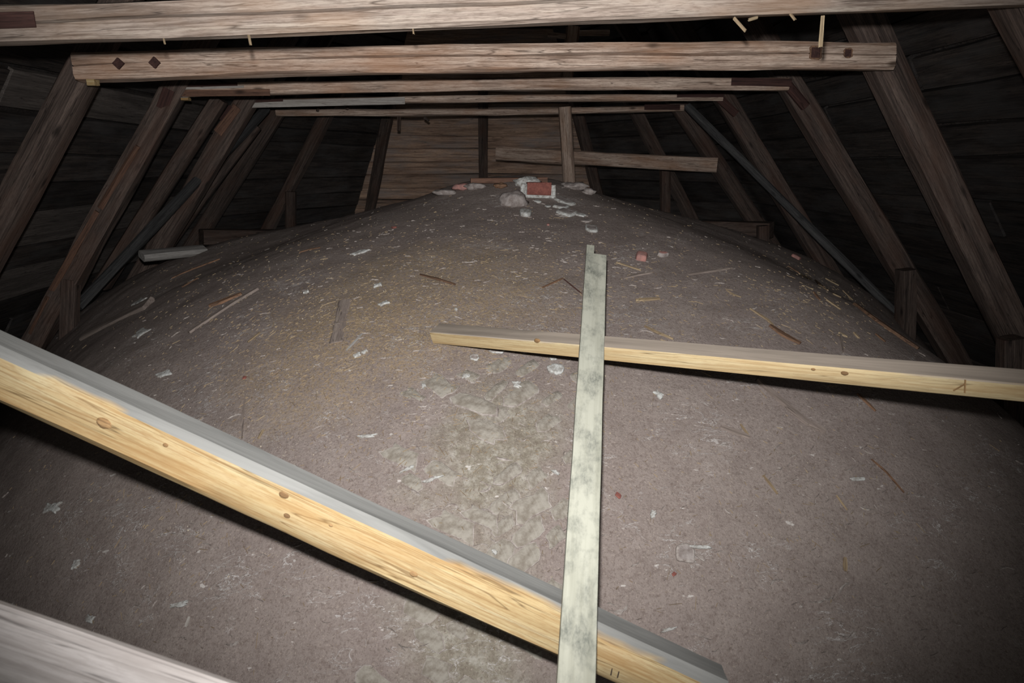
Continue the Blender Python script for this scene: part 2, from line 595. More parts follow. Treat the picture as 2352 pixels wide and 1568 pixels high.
def collar(Y, w, le, re_, parent, mat='collar', **kw):
    """collar beam from the photographed edges of its face: (x, top, bottom) near both ends, then the end x of each side"""
    (xa, ta, ba, ea), (xb, tb, bb, eb) = le, re_
    yf = Y - w / 2
    A, B = PY(xa, (ta + ba) / 2, yf), PY(xb, (tb + bb) / 2, yf)
    h = ((PY(xa, ta, yf) - PY(xa, ba, yf)).length + (PY(xb, tb, yf) - PY(xb, bb, yf)).length) / 2
    v = (B - A) / (B.x - A.x)
    P0 = A + v * (PY(ea, ta, yf).x - A.x)
    P1 = A + v * (PY(eb, tb, yf).x - A.x)
    d = Vector((0, w / 2, 0))
    return beam('collar_beam', P0 + d, P1 + d, w, h, mat, parent, **kw)

def on_face(name, parent, p0, p1, h, mat, dep=.006, out=.0):
    return beam(name, p0 + Vector((0, -out, 0)), p1 + Vector((0, -out, 0)), dep, h, mat, parent, jit=.001, cut=.001, step=.2)

UP = CAM.z + 2.0
DN = CAM.z - 1.7

# truss 1, nearest: only its collar and the top of a rafter show
Y = YT[1]
t1 = empty('roof_truss', (0, Y, ZC - .1), 'nearest roof truss, its long pale cracked collar along the top edge', 'roof truss', GT)
c = collar(Y, .085, (0, 8, 92, -330), (2300, -76, 9, 2440), t1, 'collar_grey', jit=.006, crack=(.004, .03), bow=-.004)
rafter(Y, (2345, 0), (2560, 440), .15, .13, 'rafter', t1, UP, DN, dy=.14)
rafter(Y, (-260, 60), (-480, 560), .15, .13, 'rafter', t1, UP, DN, dy=.14)
for (a, b, wd) in [((1685, 42), (1712, 72), .012), ((1891, 36), (1886, 108), .006), ((569, 78), (574, 103), .003),
                   ((948, 60), (950, 77), .003), ((1815, 32), (1826, 46), .008), ((1740, 40), (1720, 46), .004), ((375, 88), (378, 101), .003)]:
    beam('splinter', PY(*a, Y - .02), PY(*b, Y - .035), wd, .004, 'splinter', c, jit=.004, cut=.001, step=.02)
put(on_face('notch', c, PY(-40, 48, Y - .045), PY(80, 44, Y - .045), .045, 'notch'), 'dark red notch cut in the face')

# truss 2
Y = YT[2]
t2 = empty('roof_truss', (0, Y, ZC - .1), 'second roof truss, two dark diamond peg ends at the left of its collar', 'roof truss', GT)
c = collar(Y, .10, (221, 117, 180, 160), (1980, 98, 160, 2062), t2, jit=.009, crack=(.008, .03), bow=.013)
rafter(Y, (2040, 165), (2305, 720), .165, .13, 'rafter', t2, UP, DN, dy=.14)
rafter(Y, (178, 190), (-15, 560), .14, .13, 'rafter', t2, UP, DN, dy=.14)
for px, py in ((272, 146), (355, 144)):
    p = PY(px, py, Y - .05)
    e = beam('peg', p + Vector((0, -.006, 0)), p + Vector((0, .05, 0)), .038, .038, 'notch', c, up=Vector((1, 0, 1)), jit=.001, cut=.002)
for px, py, s in ((1873, 121, .042), (1947, 122, .03)):
    p = PY(px, py, Y - .05)
    e = beam('peg', p + Vector((0, -.006, 0)), p + Vector((0, .05, 0)), s, s * 1.1, 'notch', c, jit=.001, cut=.002)
    beam('rust_stain', p + Vector((0, -.003, 0)), p + Vector((0, .05, 0)), s * 1.45, s * 1.5, 'brown_splinter', c, jit=.004, cut=.01)
p = PY(215, 190, Y - .055)
put(beam('wedge', p + Vector((-.02, 0, 0)), p + Vector((.015, 0, 0)), .05, .028, 'yellow', t2, jit=.003, cut=.003), 'small yellow wood wedge under the collar end')
beam('foot_strut', PY(2322, 775, Y + .02), PY(2318, 1050, Y + .02), .11, .10, 'rafter', t2, up=Vector((0, -1, 0)), jit=.006)

# truss 3
Y = YT[3]
t3 = empty('roof_truss', (0, Y, ZC - .1), 'third roof truss, orange peeled edge on its left rafter', 'roof truss', GT)
c = collar(Y, .08, (421, 192, 223, 412), (1800, 180, 206, 1815), t3, jit=.006, bow=.02)
r = rafter(Y, (1822, 205), (2095, 660), .15, .13, 'rafter', t3, UP, DN, dy=.13)
put(on_face('notch', c, PY(1680, 187, Y - .042), PY(1818, 190, Y - .042), .05, 'notch'), 'dark red lap joint at the right end')
a, b = PY(1800, 185, Y + .05), PY(1850, 245, Y + .05)
put(beam('lap', a, b, .06, .06, 'notch', r, jit=.002), 'dark red lap end')
r = rafter(Y, (402, 205), (128, 700), .14, .13, 'rafter', t3, UP, DN, jit=.010)
for (a, b, w) in [((318, 335), (232, 478), .035), ((225, 485), (120, 665), .03), ((112, 680), (70, 765), .03)]:
    beam('peeled_edge', PY(*a, Y - .06), PY(*b, Y - .06), .04, w, 'fresh_edge', r, jit=.008, cut=.01)
a, b = PY(388, 205, Y - .066), PY(372, 250, Y - .066)
put(on_face('notch', r, a, b, .075, 'notch'), 'dark red mortise near the top')
on_face('repair_board', c, PY(420, 203, Y - .045), PY(560, 199, Y - .045), .014, 'repair')
on_face('notch', c, PY(430, 196, Y - .043), PY(545, 193, Y - .043), .02, 'notch')
on_face('pale_edge', c, PY(416, 214, Y - .043), PY(620, 212, Y - .043), .04, 'fresh_edge')
p = PY(428, 227, Y - .03)
beam('wedge', p + Vector((-.025, 0, 0)), p + Vector((.02, 0, 0)), .05, .018, 'yellow', t3, jit=.003, cut=.003)
beam('foot_strut', PY(2083, 618, Y - .02), PY(2078, 800, Y - .02), .11, .115, 'rafter', t3, up=Vector((0, -1, 0)), jit=.008)
beam('foot_strut', PY(162, 640, Y - .02), PY(158, 800, Y - .02), .10, .10, 'rafter', t3, up=Vector((0, -1, 0)), jit=.006)

# truss 4
Y = YT[4]
t4 = empty('roof_truss', (0, Y, ZC - .1), 'fourth roof truss, a pale repair board on its thin collar', 'roof truss', GT)
c = collar(Y, .10, (545, 229, 244, 545), (1650, 215, 231, 1662), t4, jit=.005, bow=.012)
r = rafter(Y, (1662, 225), (1868, 565), .15, .13, 'rafter', t4, UP, DN, dy=.125)
beam('lap', PY(1642, 218, Y + .05), PY(1690, 262, Y + .05), .05, .06, 'notch', r, jit=.002)
put(on_face('repair_board', c, PY(548, 240, Y - .053), PY(930, 231, Y - .053), .055, 'repair'), 'pale whitish repair board')
put(on_face('notch', c, PY(548, 233, Y - .057), PY(650, 229, Y - .057), .025, 'notch'), 'dark red strip')
put(on_face('notch', c, PY(1555, 219, Y - .052), PY(1662, 219, Y - .052), .03, 'notch'), 'dark red lap joint')
r = rafter(Y, (562, 242), (340, 610), .15, .13, 'rafter', t4, UP, DN)
put(beam('lap', PY(545, 245, Y - .068), PY(500, 305, Y - .068), .02, .07, 'fresh_edge', r, jit=.003), 'bare orange lap beside the mortise')
on_face('notch', r, PY(532, 245, Y - .075), PY(510, 278, Y - .075), .05, 'notch')

# truss 5
Y = YT[5]
t5 = empty('roof_truss', (0, Y, ZC - .1), 'farthest roof truss, its brown collar carrying a thin upright post', 'roof truss', GT)
c = collar(Y, .10, (640, 249, 266, 632), (1560, 241, 253, 1572), t5, jit=.008, bow=-.02)
rafter(Y, (1562, 250), (1758, 545), .15, .13, 'rafter', t5, UP - .6, DN, dy=.13)
on_face('notch', c, PY(1480, 246, Y - .052), PY(1562, 246, Y - .052), .05, 'notch')
rafter(Y, (633, 262), (468, 525), .15, .13, 'rafter', t5, UP - .6, DN, dy=.13)
for (a, b) in [((732, 240), (729, 256)), ((800, 240), (797, 252)), ((916, 268), (915, 300)), ((975, 270), (985, 277))]:
    beam('splinter', PY(*a, Y - .06), PY(*b, Y - .07), .03, .02, 'rafter', c, jit=.003, cut=.002)

# upright post before the far truss
pt = beam('post', PY(1297, 246, 7.5), PY(1308, 440, 7.5), .12, .10, 'collar', None, up=Vector((0, -1, 0)), jit=.006)
put(pt, 'thin upright post rising behind the vault crown to the farthest collar', 'post')

# secondary timbers on the slopes
def sec(label, Y0, a, Y1, b, w, d, mat, cat='brace', name='diagonal_brace', **kw):
    A, B = PY(*a, Y0), PY(*b, Y1)
    o = beam(name, A, B, d, w, mat, None, up=Vector((0, -1, 0)) if abs((B - A).normalized().y) < .8 else ZUP, **kw)
    return put(o, label, cat)
sec('long blue-grey brace slanting across the right rafters to the vault edge', 6.85, (1578, 244), 5.3, (2075, 735), .05, .06, 'grey_rafter')
sec('long grey brace slanting across the left rafters down to the vault', 7.0, (612, 250), 5.3, (178, 705), .06, .07, 'grey_rafter')
sec('doubled rafter between the third and fourth trusses on the left', 5.95, (506, 226), 5.95, (232, 655), .13, .11, 'rafter', 'rafter', 'rafter')
sec('thin lath between the fourth and fifth trusses on the left', 7.0, (592, 290), 6.9, (385, 570), .06, .07, 'rafter', 'lath', 'lath')

# timbers of the polygonal far end
def jack(label, top, bot, side, w, mat='rafter', strut=None, ext=1.0, inset=.09):
    A, B = on_slope(*top, side, inset), on_slope(*bot, side, inset)
    v = (B - A)
    e = empty('jack_rafter', B, label, 'rafter', 'rafters of the polygonal far end')
    beam('rafter', A - v * .45, B + v * ext, .12, w, mat, e, up=Vector((0, -1, .3)), jit=.007)
    if strut:
        (s0, s1) = strut
        ys = B.y - .12
        beam('foot_strut', PY(*s0, ys), PY(*s1, ys), .11, .13, mat, e, up=Vector((0, -1, 0)), jit=.007)
    return e
jack('far-end rafter with a foot post, left of the crown', (745, 274), (655, 450), 'far_left', .14, 'rafter', ((668, 440), (668, 570)), .5)
jack('far-end corner rafter left of the boarded end wall', (890, 272), (852, 470), 'far', .15, 'rafter', None, .3, .30)
jack('dark upright rafter in the middle of the boarded end wall', (1110, 272), (1110, 420), 'far', .13, 'rafter', None, .4)
jack('far-end corner rafter just right of the thin upright post', (1330, 272), (1372, 440), 'far', .15, 'rafter', None, .4, .30)
jack('far-end rafter with a foot post under the loose cross board', (1462, 262), (1545, 420), 'far_right', .14, 'rafter', ((1528, 385), (1528, 540)), .6)

cb = beam('cross_board', PY(1140, 352, 8.6), PY(1648, 380, 7.55), .04, .14, 'collar', None, jit=.008)
put(cb, 'loose horizontal board nailed behind the thin upright post', 'board')
put(beam('wall_plate', PY(462, 545, 7.3), PY(690, 545, 7.9), .16, .15, 'rafter', None, jit=.006), 'low brown wall beam behind the left shoulder of the vault', 'beam')
put(beam('wall_plate', PY(1560, 522, 7.9), PY(1772, 528, 7.3), .16, .15, 'rafter', None, jit=.006), 'low dark wall beam behind the right shoulder of the vault', 'beam')
put(beam('short_post', PY(1752, 518, 7.2), PY(1752, 570, 7.2), .1, .1, 'rafter', None, up=Vector((0, -1, 0))), 'stub post at the end of the right low wall beam', 'post')
# glimpsed above the second collar
kp = empty('hanging_post', PY(1306, 110, 5.6), 'pale stub post glimpsed between the two nearest collars', 'post')
beam('post', PY(1316, 62, 5.6), PY(1300, 205, 5.6), .08, .10, 'collar', kp, up=Vector((0, -1, 0)), jit=.006)
beam('cross_piece', PY(1328, 76, 5.6), PY(1400, 75, 5.6), .04, .03, 'collar', kp, jit=.008)
beam('cross_piece', PY(1258, 80, 5.6), PY(1300, 84, 5.6), .04, .025, 'collar', kp, jit=.008)

# ------------------------------------------------------------------ timbers in front
a, b = PZ(0, 838, 1.69), PZ(1280, 1428, 1.80)
v = (b - a)
fb = beam('timber_beam', a - v * .85, b + v * .30, .10, .130, 'yellow', None, jit=.004, cut=.018, step=.07)
put(fb, 'thick yellow pine beam with grey top slanting across the foreground', 'beam')
a, b = PZ(1003, 765, 2.98), PZ(2352, 885, 1.86)
v = b - a
bt = beam('batten', a, b + v * .55, .072, .054, 'batten', None, up=Vector((-.12, -.36, 1)), jit=.0012, cut=.003)
put(bt, 'square sawn pine batten lying towards the right rafters', 'batten')

M['knot'] = wood('pine_knot', lin(146, 118, 82), lin(124, 96, 64), lin(90, 68, 46), .1, knots=False)
M['mark'] = mortar('dark_pencil', lin(62, 52, 46), lin(48, 40, 36), 20, .1)

def on_beam(o, px, py, w):
    inv = o.matrix_basis.inverted()
    a = inv @ CAM
    d = inv.to_3x3() @ ray(px, py)
    t = (-w / 2 - .0005 - a.y) / d.y
    return a + d * t

def knot(o, px, py, r, w, sq=.8):
    q = on_beam(o, px, py, w)
    vs = [(0, -.0025, 0)]
    n = 14
    for k, (rr_, yy) in enumerate(((.5, -.0022), (.85, -.0012), (1.0, .004))):
        for i in range(n):
            t = 2 * math.pi * i / n
            e = 1 + .12 * noise.noise(Vector((math.cos(t) * 2, math.sin(t) * 2, px)))
            vs.append((math.cos(t) * r * rr_ * e * 1.15, yy, math.sin(t) * r * rr_ * e * sq))
    fs = [(0, 1 + (i + 1) % n, 1 + i) for i in range(n)]
    for k in range(2):
        for i in range(n):
            fs.append((1 + k * n + i, 1 + k * n + (i + 1) % n, 1 + (k + 1) * n + (i + 1) % n, 1 + (k + 1) * n + i))
    me = mesh_of('knot', vs, fs, 60)
    return link('knot', me, M['knot'], o, o.matrix_basis @ Matrix.Translation(q))

def mark(o, pts, w, th=.003, mt='mark'):
    for a_, b_ in zip(pts[:-1], pts[1:]):
        A_, B_ = on_beam(o, *a_, w), on_beam(o, *b_, w)
        m_ = o.matrix_basis
        beam('pencil_mark', m_ @ A_, m_ @ B_, .002, th, mt, o, up=(m_.to_3x3() @ Vector((0, 0, 1))) if abs((B_ - A_).normalized().z) < .7 else (m_.to_3x3() @ Vector((1, 0, 0))), jit=.0004, cut=.0005, step=.01)

for px, py, r in ((238, 972, .017), (652, 1136, .012), (659, 1184, .008), (760, 1206, .005), (950, 1318, .010), (380, 1022, .006)):
    knot(fb, px, py, r, .10)
for px, py, r in ((1233, 783, .011), (1940, 857, .010), (1868, 848, .006)):
    knot(bt, px, py, r, .072)
mark(fb, [(1409, 1518), (1403, 1550)], .10)
mark(fb, [(1426, 1524), (1418, 1556)], .10)
mark(fb, [(1434, 1497), (1446, 1512), (1448, 1530), (1444, 1544)], .10, .0022)
mark(bt, [(2190, 897), (2216, 882)], .072, .004, 'knot')
mark(bt, [(2217, 872), (2216, 902)], .072, .004, 'knot')

def lath():
    a, b = PZ(1369, 588, 2.93), PZ(1322, 1568, 1.56)
    d = (b - a)
    b = a + d * 1.12
    L = (b - a).length
    w, t = .081, .024
    n = 16
    # outline of the face, a step cut out of the upper right corner
    prof = [(-.045, .045 * w / .081 * .9), (0, w / 2)]
    vs, fs = [], []
    out = [(-.062, -w / 2), (-.062, -w / 2 + .030), (0.0, -w / 2 + .033), (0.004, w / 2)]
    # columns along the length: left edge, step line, right edge
    xs = [-.062, 0.0] + [L * (i + 1) / n for i in range(n)]
    top = []
    for i, x in enumerate(xs):
        j = .0016 * noise.noise(Vector((x * 5, 3, 1)))
        top.append((x, -w / 2 + j, -w / 2 + .031, w / 2 + j))
    def add(x, y, z):
        vs.append((x, y, z)); return len(vs) - 1
    T, B = [], []
    for (x, l, m, r_) in top:
        T.append([add(x, l, t / 2), add(x, m, t / 2), add(x, r_, t / 2)])
        B.append([add(x, l, -t / 2), add(x, m, -t / 2), add(x, r_, -t / 2)])
    k = len(xs)
    for i in range(k - 1):
        for c_ in (0, 1):
            if i == 0 and c_ == 1:
                continue
            fs.append((T[i][c_], T[i + 1][c_], T[i + 1][c_ + 1], T[i][c_ + 1]))
            fs.append((B[i][c_ + 1], B[i + 1][c_ + 1], B[i + 1][c_], B[i][c_]))
        fs.append((T[i][0], B[i][0], B[i + 1][0], T[i + 1][0]))
        e = 1 if i == 0 else 2
        fs.append((T[i + 1][e], B[i + 1][e], B[i][e], T[i][e]))
    fs.append((T[0][1], B[0][1], B[0][0], T[0][0]))
    fs.append((T[1][2], B[1][2], B[1][1], T[1][1]))
    fs.append((T[-1][0], B[-1][0], B[-1][1], T[-1][1])); fs.append((T[-1][1], B[-1][1], B[-1][2], T[-1][2]))
    me = mesh_of('lath', vs, fs)
    bm = bmesh.new(); bm.from_mesh(me)
    loose = [q for q in bm.verts if not q.link_faces]
    bmesh.ops.delete(bm, geom=loose, context='VERTS')
    bmesh.ops.recalc_face_normals(bm, faces=bm.faces)
    bm.to_mesh(me); bm.free()
    x = (b - a).normalized()
    nz = (CAM - (a + b) / 2)
    nz = (nz - x * nz.dot(x)).normalized()
    nz = (nz + nz.cross(x) * .12).normalized()
    nz = (nz - x * nz.dot(x)).normalized()
    y = nz.cross(x)
    if y.x < 0: pass
    m = Matrix((x, y, nz)).transposed().to_4x4()
    m.translation = a
    o = link('lath', me, M['lath'], None, m)
    md = o.modifiers.new('edges', 'BEVEL'); md.width = .002; md.segments = 2
    return o
put(lath(), 'upright pale mildewed lath with a stepped top lying over both timbers', 'lath')

a, b = PZ(-60, 1482, 1.06), PZ(330, 1616, 1.03)
v = b - a
nb = beam('timber_beam', a - v * .8, b + v * 1.2, .10, .095, 'near_timber', None, up=Vector((0, -.25, 1)), jit=.003, cut=.01)
put(nb, 'blurred grey timber crossing the bottom left corner', 'beam')

# ------------------------------------------------------------------ bare bricks of the valley (parts of the vault)
def slab_mesh(name, rx, ry, h, seed, n=11, rough=.16, rim=.16):
    """irregular flat piece: rim faces get material 1"""
    vs = []
    rr = random.Random(seed)
    ks = [rr.uniform(1 - rough, 1 + rough) for _ in range(n)]
    def ringv(s, z):
        for i in range(n):
            t = 2 * math.pi * i / n
            c_, s_ = math.cos(t), math.sin(t)
            e = .55
            x = math.copysign(abs(c_) ** e, c_) * rx * ks[i] * s
            y = math.copysign(abs(s_) ** e, s_) * ry * ks[i] * s
            vs.append((x, y, z + rr.uniform(-.06, .06) * h))
    ringv(1.0, -h * .8); ringv(1.0 - rim * .35, h * .75); ringv(1.0 - rim, h)
    vs.append((0, 0, h * 1.02))
    fs, mi = [], []
    for k in (0, 1):
        for i in range(n):
            fs.append((k * n + i, k * n + (i + 1) % n, (k + 1) * n + (i + 1) % n, (k + 1) * n + i)); mi.append(1)
    for i in range(n):
        fs.append((2 * n + i, 2 * n + (i + 1) % n, 3 * n)); mi.append(0)
    fs.append(tuple(range(n))[::-1]); mi.append(1)
    me = mesh_of(name, vs, fs, 50)
    me.polygons.foreach_set('material_index', mi)
    return me

brick_meshes = [slab_mesh('brick', .055 + .004 * (i % 5), .028 + .003 * (i % 4), .005, 100 + i, n=9 + i % 4, rough=.28, rim=.10) for i in range(16)]
for me in brick_meshes:
    me.materials.append(M['dust_brick']); me.materials.append(M['rim'])

def surf_matrix(p, tangent, lift=0.0):
    n_ = vault_n(p.x, p.y)
    x = (tangent - n_ * tangent.dot(n_)).normalized()
    y = n_.cross(x)
    m = Matrix((x, y, n_)).transposed().to_4x4()
    m.translation = p + n_ * lift
    return m

rb = random.Random(31)
def lay(x0, x1, y0, y1, slope, step_a, step_b, keep):
    """courses running up the web on one side of the valley"""
    L = math.hypot(1, slope)
    dx, dy = 1 / L, slope / L
    nx_, ny_ = -dy, dx
    span = 700
    i = -int(span / step_b)
    while i * step_b < span:
        j = -int(span / step_a)
        while j * step_a < span:
            cx_, cy2 = (x0 + x1) / 2, (y0 + y1) / 2
            jj = j + (.5 if i % 2 else 0)
            px = cx_ + dx * jj * step_a + nx_ * i * step_b + rb.uniform(-6, 6)
            py = cy2 + dy * jj * step_a + ny_ * i * step_b + rb.uniform(-4, 4)
            j += 1
            if not (x0 < px < x1 and y0 < py < y1) or rb.random() > keep:
                continue
            p = on_vault(px, py); q = on_vault(px + dx * 12, py + dy * 12)
            o = bpy.data.objects.new('brick', brick_meshes[rb.randrange(16)])
            COL.objects.link(o)
            o.parent = vault
            s = rb.uniform(.6, 1.25)
            o.matrix_basis = surf_matrix(p, q - p, rb.uniform(-.0045, .0)) @ Matrix.Diagonal((s, s * rb.uniform(.85, 1.15), 1, 1))
        i += 1
lay(1125, 1345, 830, 1370, -.72, 88, 44, .85)
lay(900, 1120, 850, 1330, .5, 92, 46, .5)
lay(860, 1280, 1400, 1640, .6, 100, 52, .4)

# ------------------------------------------------------------------ lumps, bricks and boards lying on the vault
def lump(name, px, py, wpx, hpx, thick, mats, label, cat, seed, rot=0.0, group=None, rough=.22, lift=0, rim=.25, n=13):
    p = on_vault(px, py)
    q = on_vault(px + 10 * math.cos(rot), py + 10 * math.sin(rot))
    D = (p - CAM).length
    n_ = vault_n(p.x, p.y)
    vd = (CAM - p).normalized()
    f_ = max(.22, abs(n_.dot(vd)))
    rx = wpx / 2 * D / F
    ry = max(.006, (hpx / 2 * D / F - thick * .8 * math.sqrt(1 - f_ * f_) * .5) / f_)
    ry = min(ry, rx * 1.6)
    me = slab_mesh(name, rx, ry, thick, seed, n=n, rough=rough, rim=rim)
    o = link(name, me, [M[m] for m in mats], None, surf_matrix(p, q - p, lift))
    md = o.modifiers.new('soft', 'SUBSURF'); md.levels = 1; md.render_levels = 1
    return put(o, label, cat, group)

# the crown
bp = on_vault(1237, 446)
rbk = empty('brick', bp, 'bare red brick showing its face at the vault crown', 'brick')
tx = (PY(1262, 444, bp.y) - PY(1212, 442, bp.y)).normalized()
beam('brick_face', bp - tx * .070 + Vector((0, -.01, .03)), bp + tx * .070 + Vector((0, -.01, .033)), .10, .066, 'red_brick', rbk, jit=.009, cut=.012, step=.03)
for s, lx in ((-1, .086), (1, .082)):
    q = bp + tx * lx * s + Vector((0, .0, .012))
    beam('mortar_joint', q + Vector((0, 0, -.045)), q + Vector((0, 0, .045)), .03, .09, 'white_mortar', rbk, up=Vector((0, -1, 0)), jit=.007, cut=.01, step=.02)
beam('mortar_joint', bp - tx * .08 + Vector((0, -.012, -.012)), bp + tx * .085 + Vector((0, -.012, -.012)), .09, .022, 'white_mortar', rbk, jit=.005, cut=.006, step=.02)
def boulder(px, py, wpx, hpx, mat, label, cat, seed, name='mortar_lump', dz=0.0, rough=.35, group=None, Y=None):
    p = on_vault(px, py) if Y is None else PY(px, py, Y)
    D = (p - CAM).length
    rx, rz = wpx / 2 * D / F, hpx / 2 * D / F
    bm = bmesh.new()
    bmesh.ops.create_icosphere(bm, subdivisions=3, radius=1)
    for v_ in bm.verts:
        k = 1 + rough * noise.noise(v_.co * 1.6 + Vector((seed * 3.3, 0, 0))) + rough * .5 * noise.noise(v_.co * 4.5 + Vector((0, seed, 0)))
        v_.co = Vector((v_.co.x * rx * k, v_.co.y * max(rx, rz) * .7 * k, v_.co.z * rz * k))
    me = bpy.data.meshes.new(name)
    bm.to_mesh(me); bm.free()
    me.polygons.foreach_set('use_smooth', [True] * len(me.polygons))
    m = Matrix.Translation(p + Vector((0, 0, rz * .45 + dz)))
    return put(link(name, me, M[mat], None, m), label, cat, group)
boulder(1211, 424, 62, 24, 'white_mortar', 'white crumbly mortar lump on top of the vault crown', 'mortar', 1)
boulder(1180, 466, 66, 46, 'grey_mortar', 'rounded grey plaster lump left of the red crown brick', 'plaster', 2, 'plaster_lump', dz=-.02, rough=.25)
boulder(1063, 434, 44, 18, 'pink_brick', 'pinkish broken brick on the left of the crown', 'brick', 3, 'brick_fragment')
boulder(1092, 432, 46, 16, 'grey_mortar', 'grey mortar heap beside the pinkish broken brick', 'mortar', 4)
boulder(1022, 446, 56, 16, 'grey_mortar', 'flat grey mortar block ending the crown on the left', 'mortar', 5, rough=.25)
boulder(1318, 432, 60, 18, 'grey_mortar', 'crumbled mortar heap right of the crown by the post', 'mortar', 6)
boulder(1352, 445, 30, 16, 'grey_mortar', 'last mortar lump where the crown drops on the right', 'mortar', 7)
boulder(1150, 430, 30, 14, 'brown_splinter', 'brown clod in front of the crown plank', 'clod', 8, 'clod')
cpk = on_vault(1170, 424)
put(beam('plank', cpk + Vector((-.235, .10, .02)), cpk + Vector((.235, .12, .022)), .10, .034, 'fresh_edge', None, jit=.004), 'short brown plank lying behind the white lump on the crown', 'plank')

GM = 'mortar slabs below the crown'
lump('mortar_slab', 1296, 463, 66, 14, .012, ['grey_mortar', 'white_mortar'], 'long pale mortar strip running down right from the red brick', 'mortar', 11, .45, GM)
lump('mortar_slab', 1302, 489, 48, 20, .014, ['grey_mortar', 'white_mortar'], 'largest grey mortar slab below and right of the red brick', 'mortar', 12, .3, GM)
lump('mortar_slab', 1288, 475, 40, 14, .012, ['grey_mortar', 'white_mortar'], 'rough broken slab just above the largest grey mortar slab', 'mortar', 13, .2, GM)
lump('mortar_slab', 1332, 494, 34, 8, .008, ['white_mortar', 'white_mortar'], 'thin white strip right of the largest grey mortar slab', 'mortar', 14, .2, GM)
lump('mortar_slab', 1348, 508, 18, 14, .008, ['grey_mortar', 'rim'], 'small slab between the white strip and the lone slab', 'mortar', 15, .4, GM)
lump('mortar_slab', 1358, 526, 32, 24, .012, ['grey_mortar', 'white_mortar'], 'lone pale slab above the stepped end of the lath', 'mortar', 16, .1, GM)
lump('mortar_lump', 1206, 492, 30, 20, .022, ['white_mortar', 'white_mortar'], 'squarish white mortar lump below the red brick', 'mortar', 17, .1)
lump('mortar_crumb', 1207, 468, 9, 8, .01, ['white_mortar', 'white_mortar'], 'white crumb at the foot of the grey plaster lump', 'mortar', 18)
lump('mortar_crumb', 1234, 463, 20, 7, .008, ['white_mortar', 'white_mortar'], 'crooked white crumb right under the red brick', 'mortar', 19, .3)
lump('mortar_crumb', 1258, 474, 14, 6, .006, ['white_mortar', 'white_mortar'], 'white crumb between the red brick and the slabs', 'mortar', 20, .4)
lump('brick_fragment', 1473, 594, 28, 24, .03, ['pink_brick', 'pink_brick'], 'pink brick lump on the right shoulder, the larger of two', 'brick', 21, .2)
lump('brick_fragment', 1522, 587, 17, 22, .02, ['pink_brick', 'grey_mortar'], 'narrow pink brick piece right of the larger pink lump', 'brick', 22, 1.0)
lump('brick_fragment', 1828, 592, 24, 10, .02, ['pink_brick', 'pink_brick'], 'reddish brick piece near the right silhouette of the vault', 'brick', 23)
lump('brick_chip', 905, 523, 11, 7, .008, ['pink_brick', 'red_brick'], 'orange brick chip high on the left of the vault', 'brick', 24, -.4)
lump('brick_chip', 1259, 516, 7, 7, .006, ['pink_brick', 'pink_brick'], 'tiny orange chip below the white mortar lump', 'brick', 25)
lump('brick_chip', 1420, 1137, 16, 12, .004, ['red_brick', 'red_brick'], 'small red chip to the right of the lath', 'brick', 26, .7)
lump('brick_chip', 1548, 1318, 9, 12, .004, ['red_brick', 'red_brick'], 'small red chip low on the right of the vault', 'brick', 27, .8)
lump('brick_chip', 562, 868, 10, 8, .006, ['red_brick', 'red_brick'], 'small orange chip on the left above the yellow beam', 'brick', 28)
lump('mortar_lump', 1812, 572, 46, 16, .04, ['grey_mortar', 'grey_mortar'], 'grey stone lump on the right silhouette of the vault', 'mortar', 29)
lump('mortar_slab', 1574, 1268, 48, 42, .008, ['grey_mortar', 'rim'], 'grey mortar patch right of the lath low on the vault', 'mortar', 30)
lump('mortar_slab', 1606, 1256, 70, 9, .008, ['white_mortar', 'white_mortar'], 'white ridge above the grey mortar patch', 'mortar', 31, .05)
lump('mortar_slab', 1610, 1280, 26, 10, .006, ['rim', 'rim'], 'short pale sliver right of the grey mortar patch', 'mortar', 32, .6)
lump('mortar_slab', 1970, 1100, 36, 8, .005, ['white_mortar', 'white_mortar'], 'white fleck alone on the dark right side', 'mortar', 33, -.05)
lump('plaster_flake', 1276, 852, 40, 28, .012, ['white_mortar', 'white_mortar'], 'ragged white plaster flake left of the lath under the batten', 'plaster', 34, .2, rough=.5)
lump('plaster_flake', 1270, 824, 10, 20, .008, ['white_mortar', 'white_mortar'], 'thin white plaster tail above the ragged flake', 'plaster', 35, 1.4, rough=.4)
lump('plaster_flake', 1140, 806, 40, 14, .006, ['rim', 'white_mortar'], 'pale plaster smear right under the batten', 'plaster', 36, .1, rough=.4)
lump('plaster_flake', 1090, 822, 24, 16, .006, ['rim', 'white_mortar'], 'small pale flake under the left end of the batten', 'plaster', 37, .1, rough=.4)
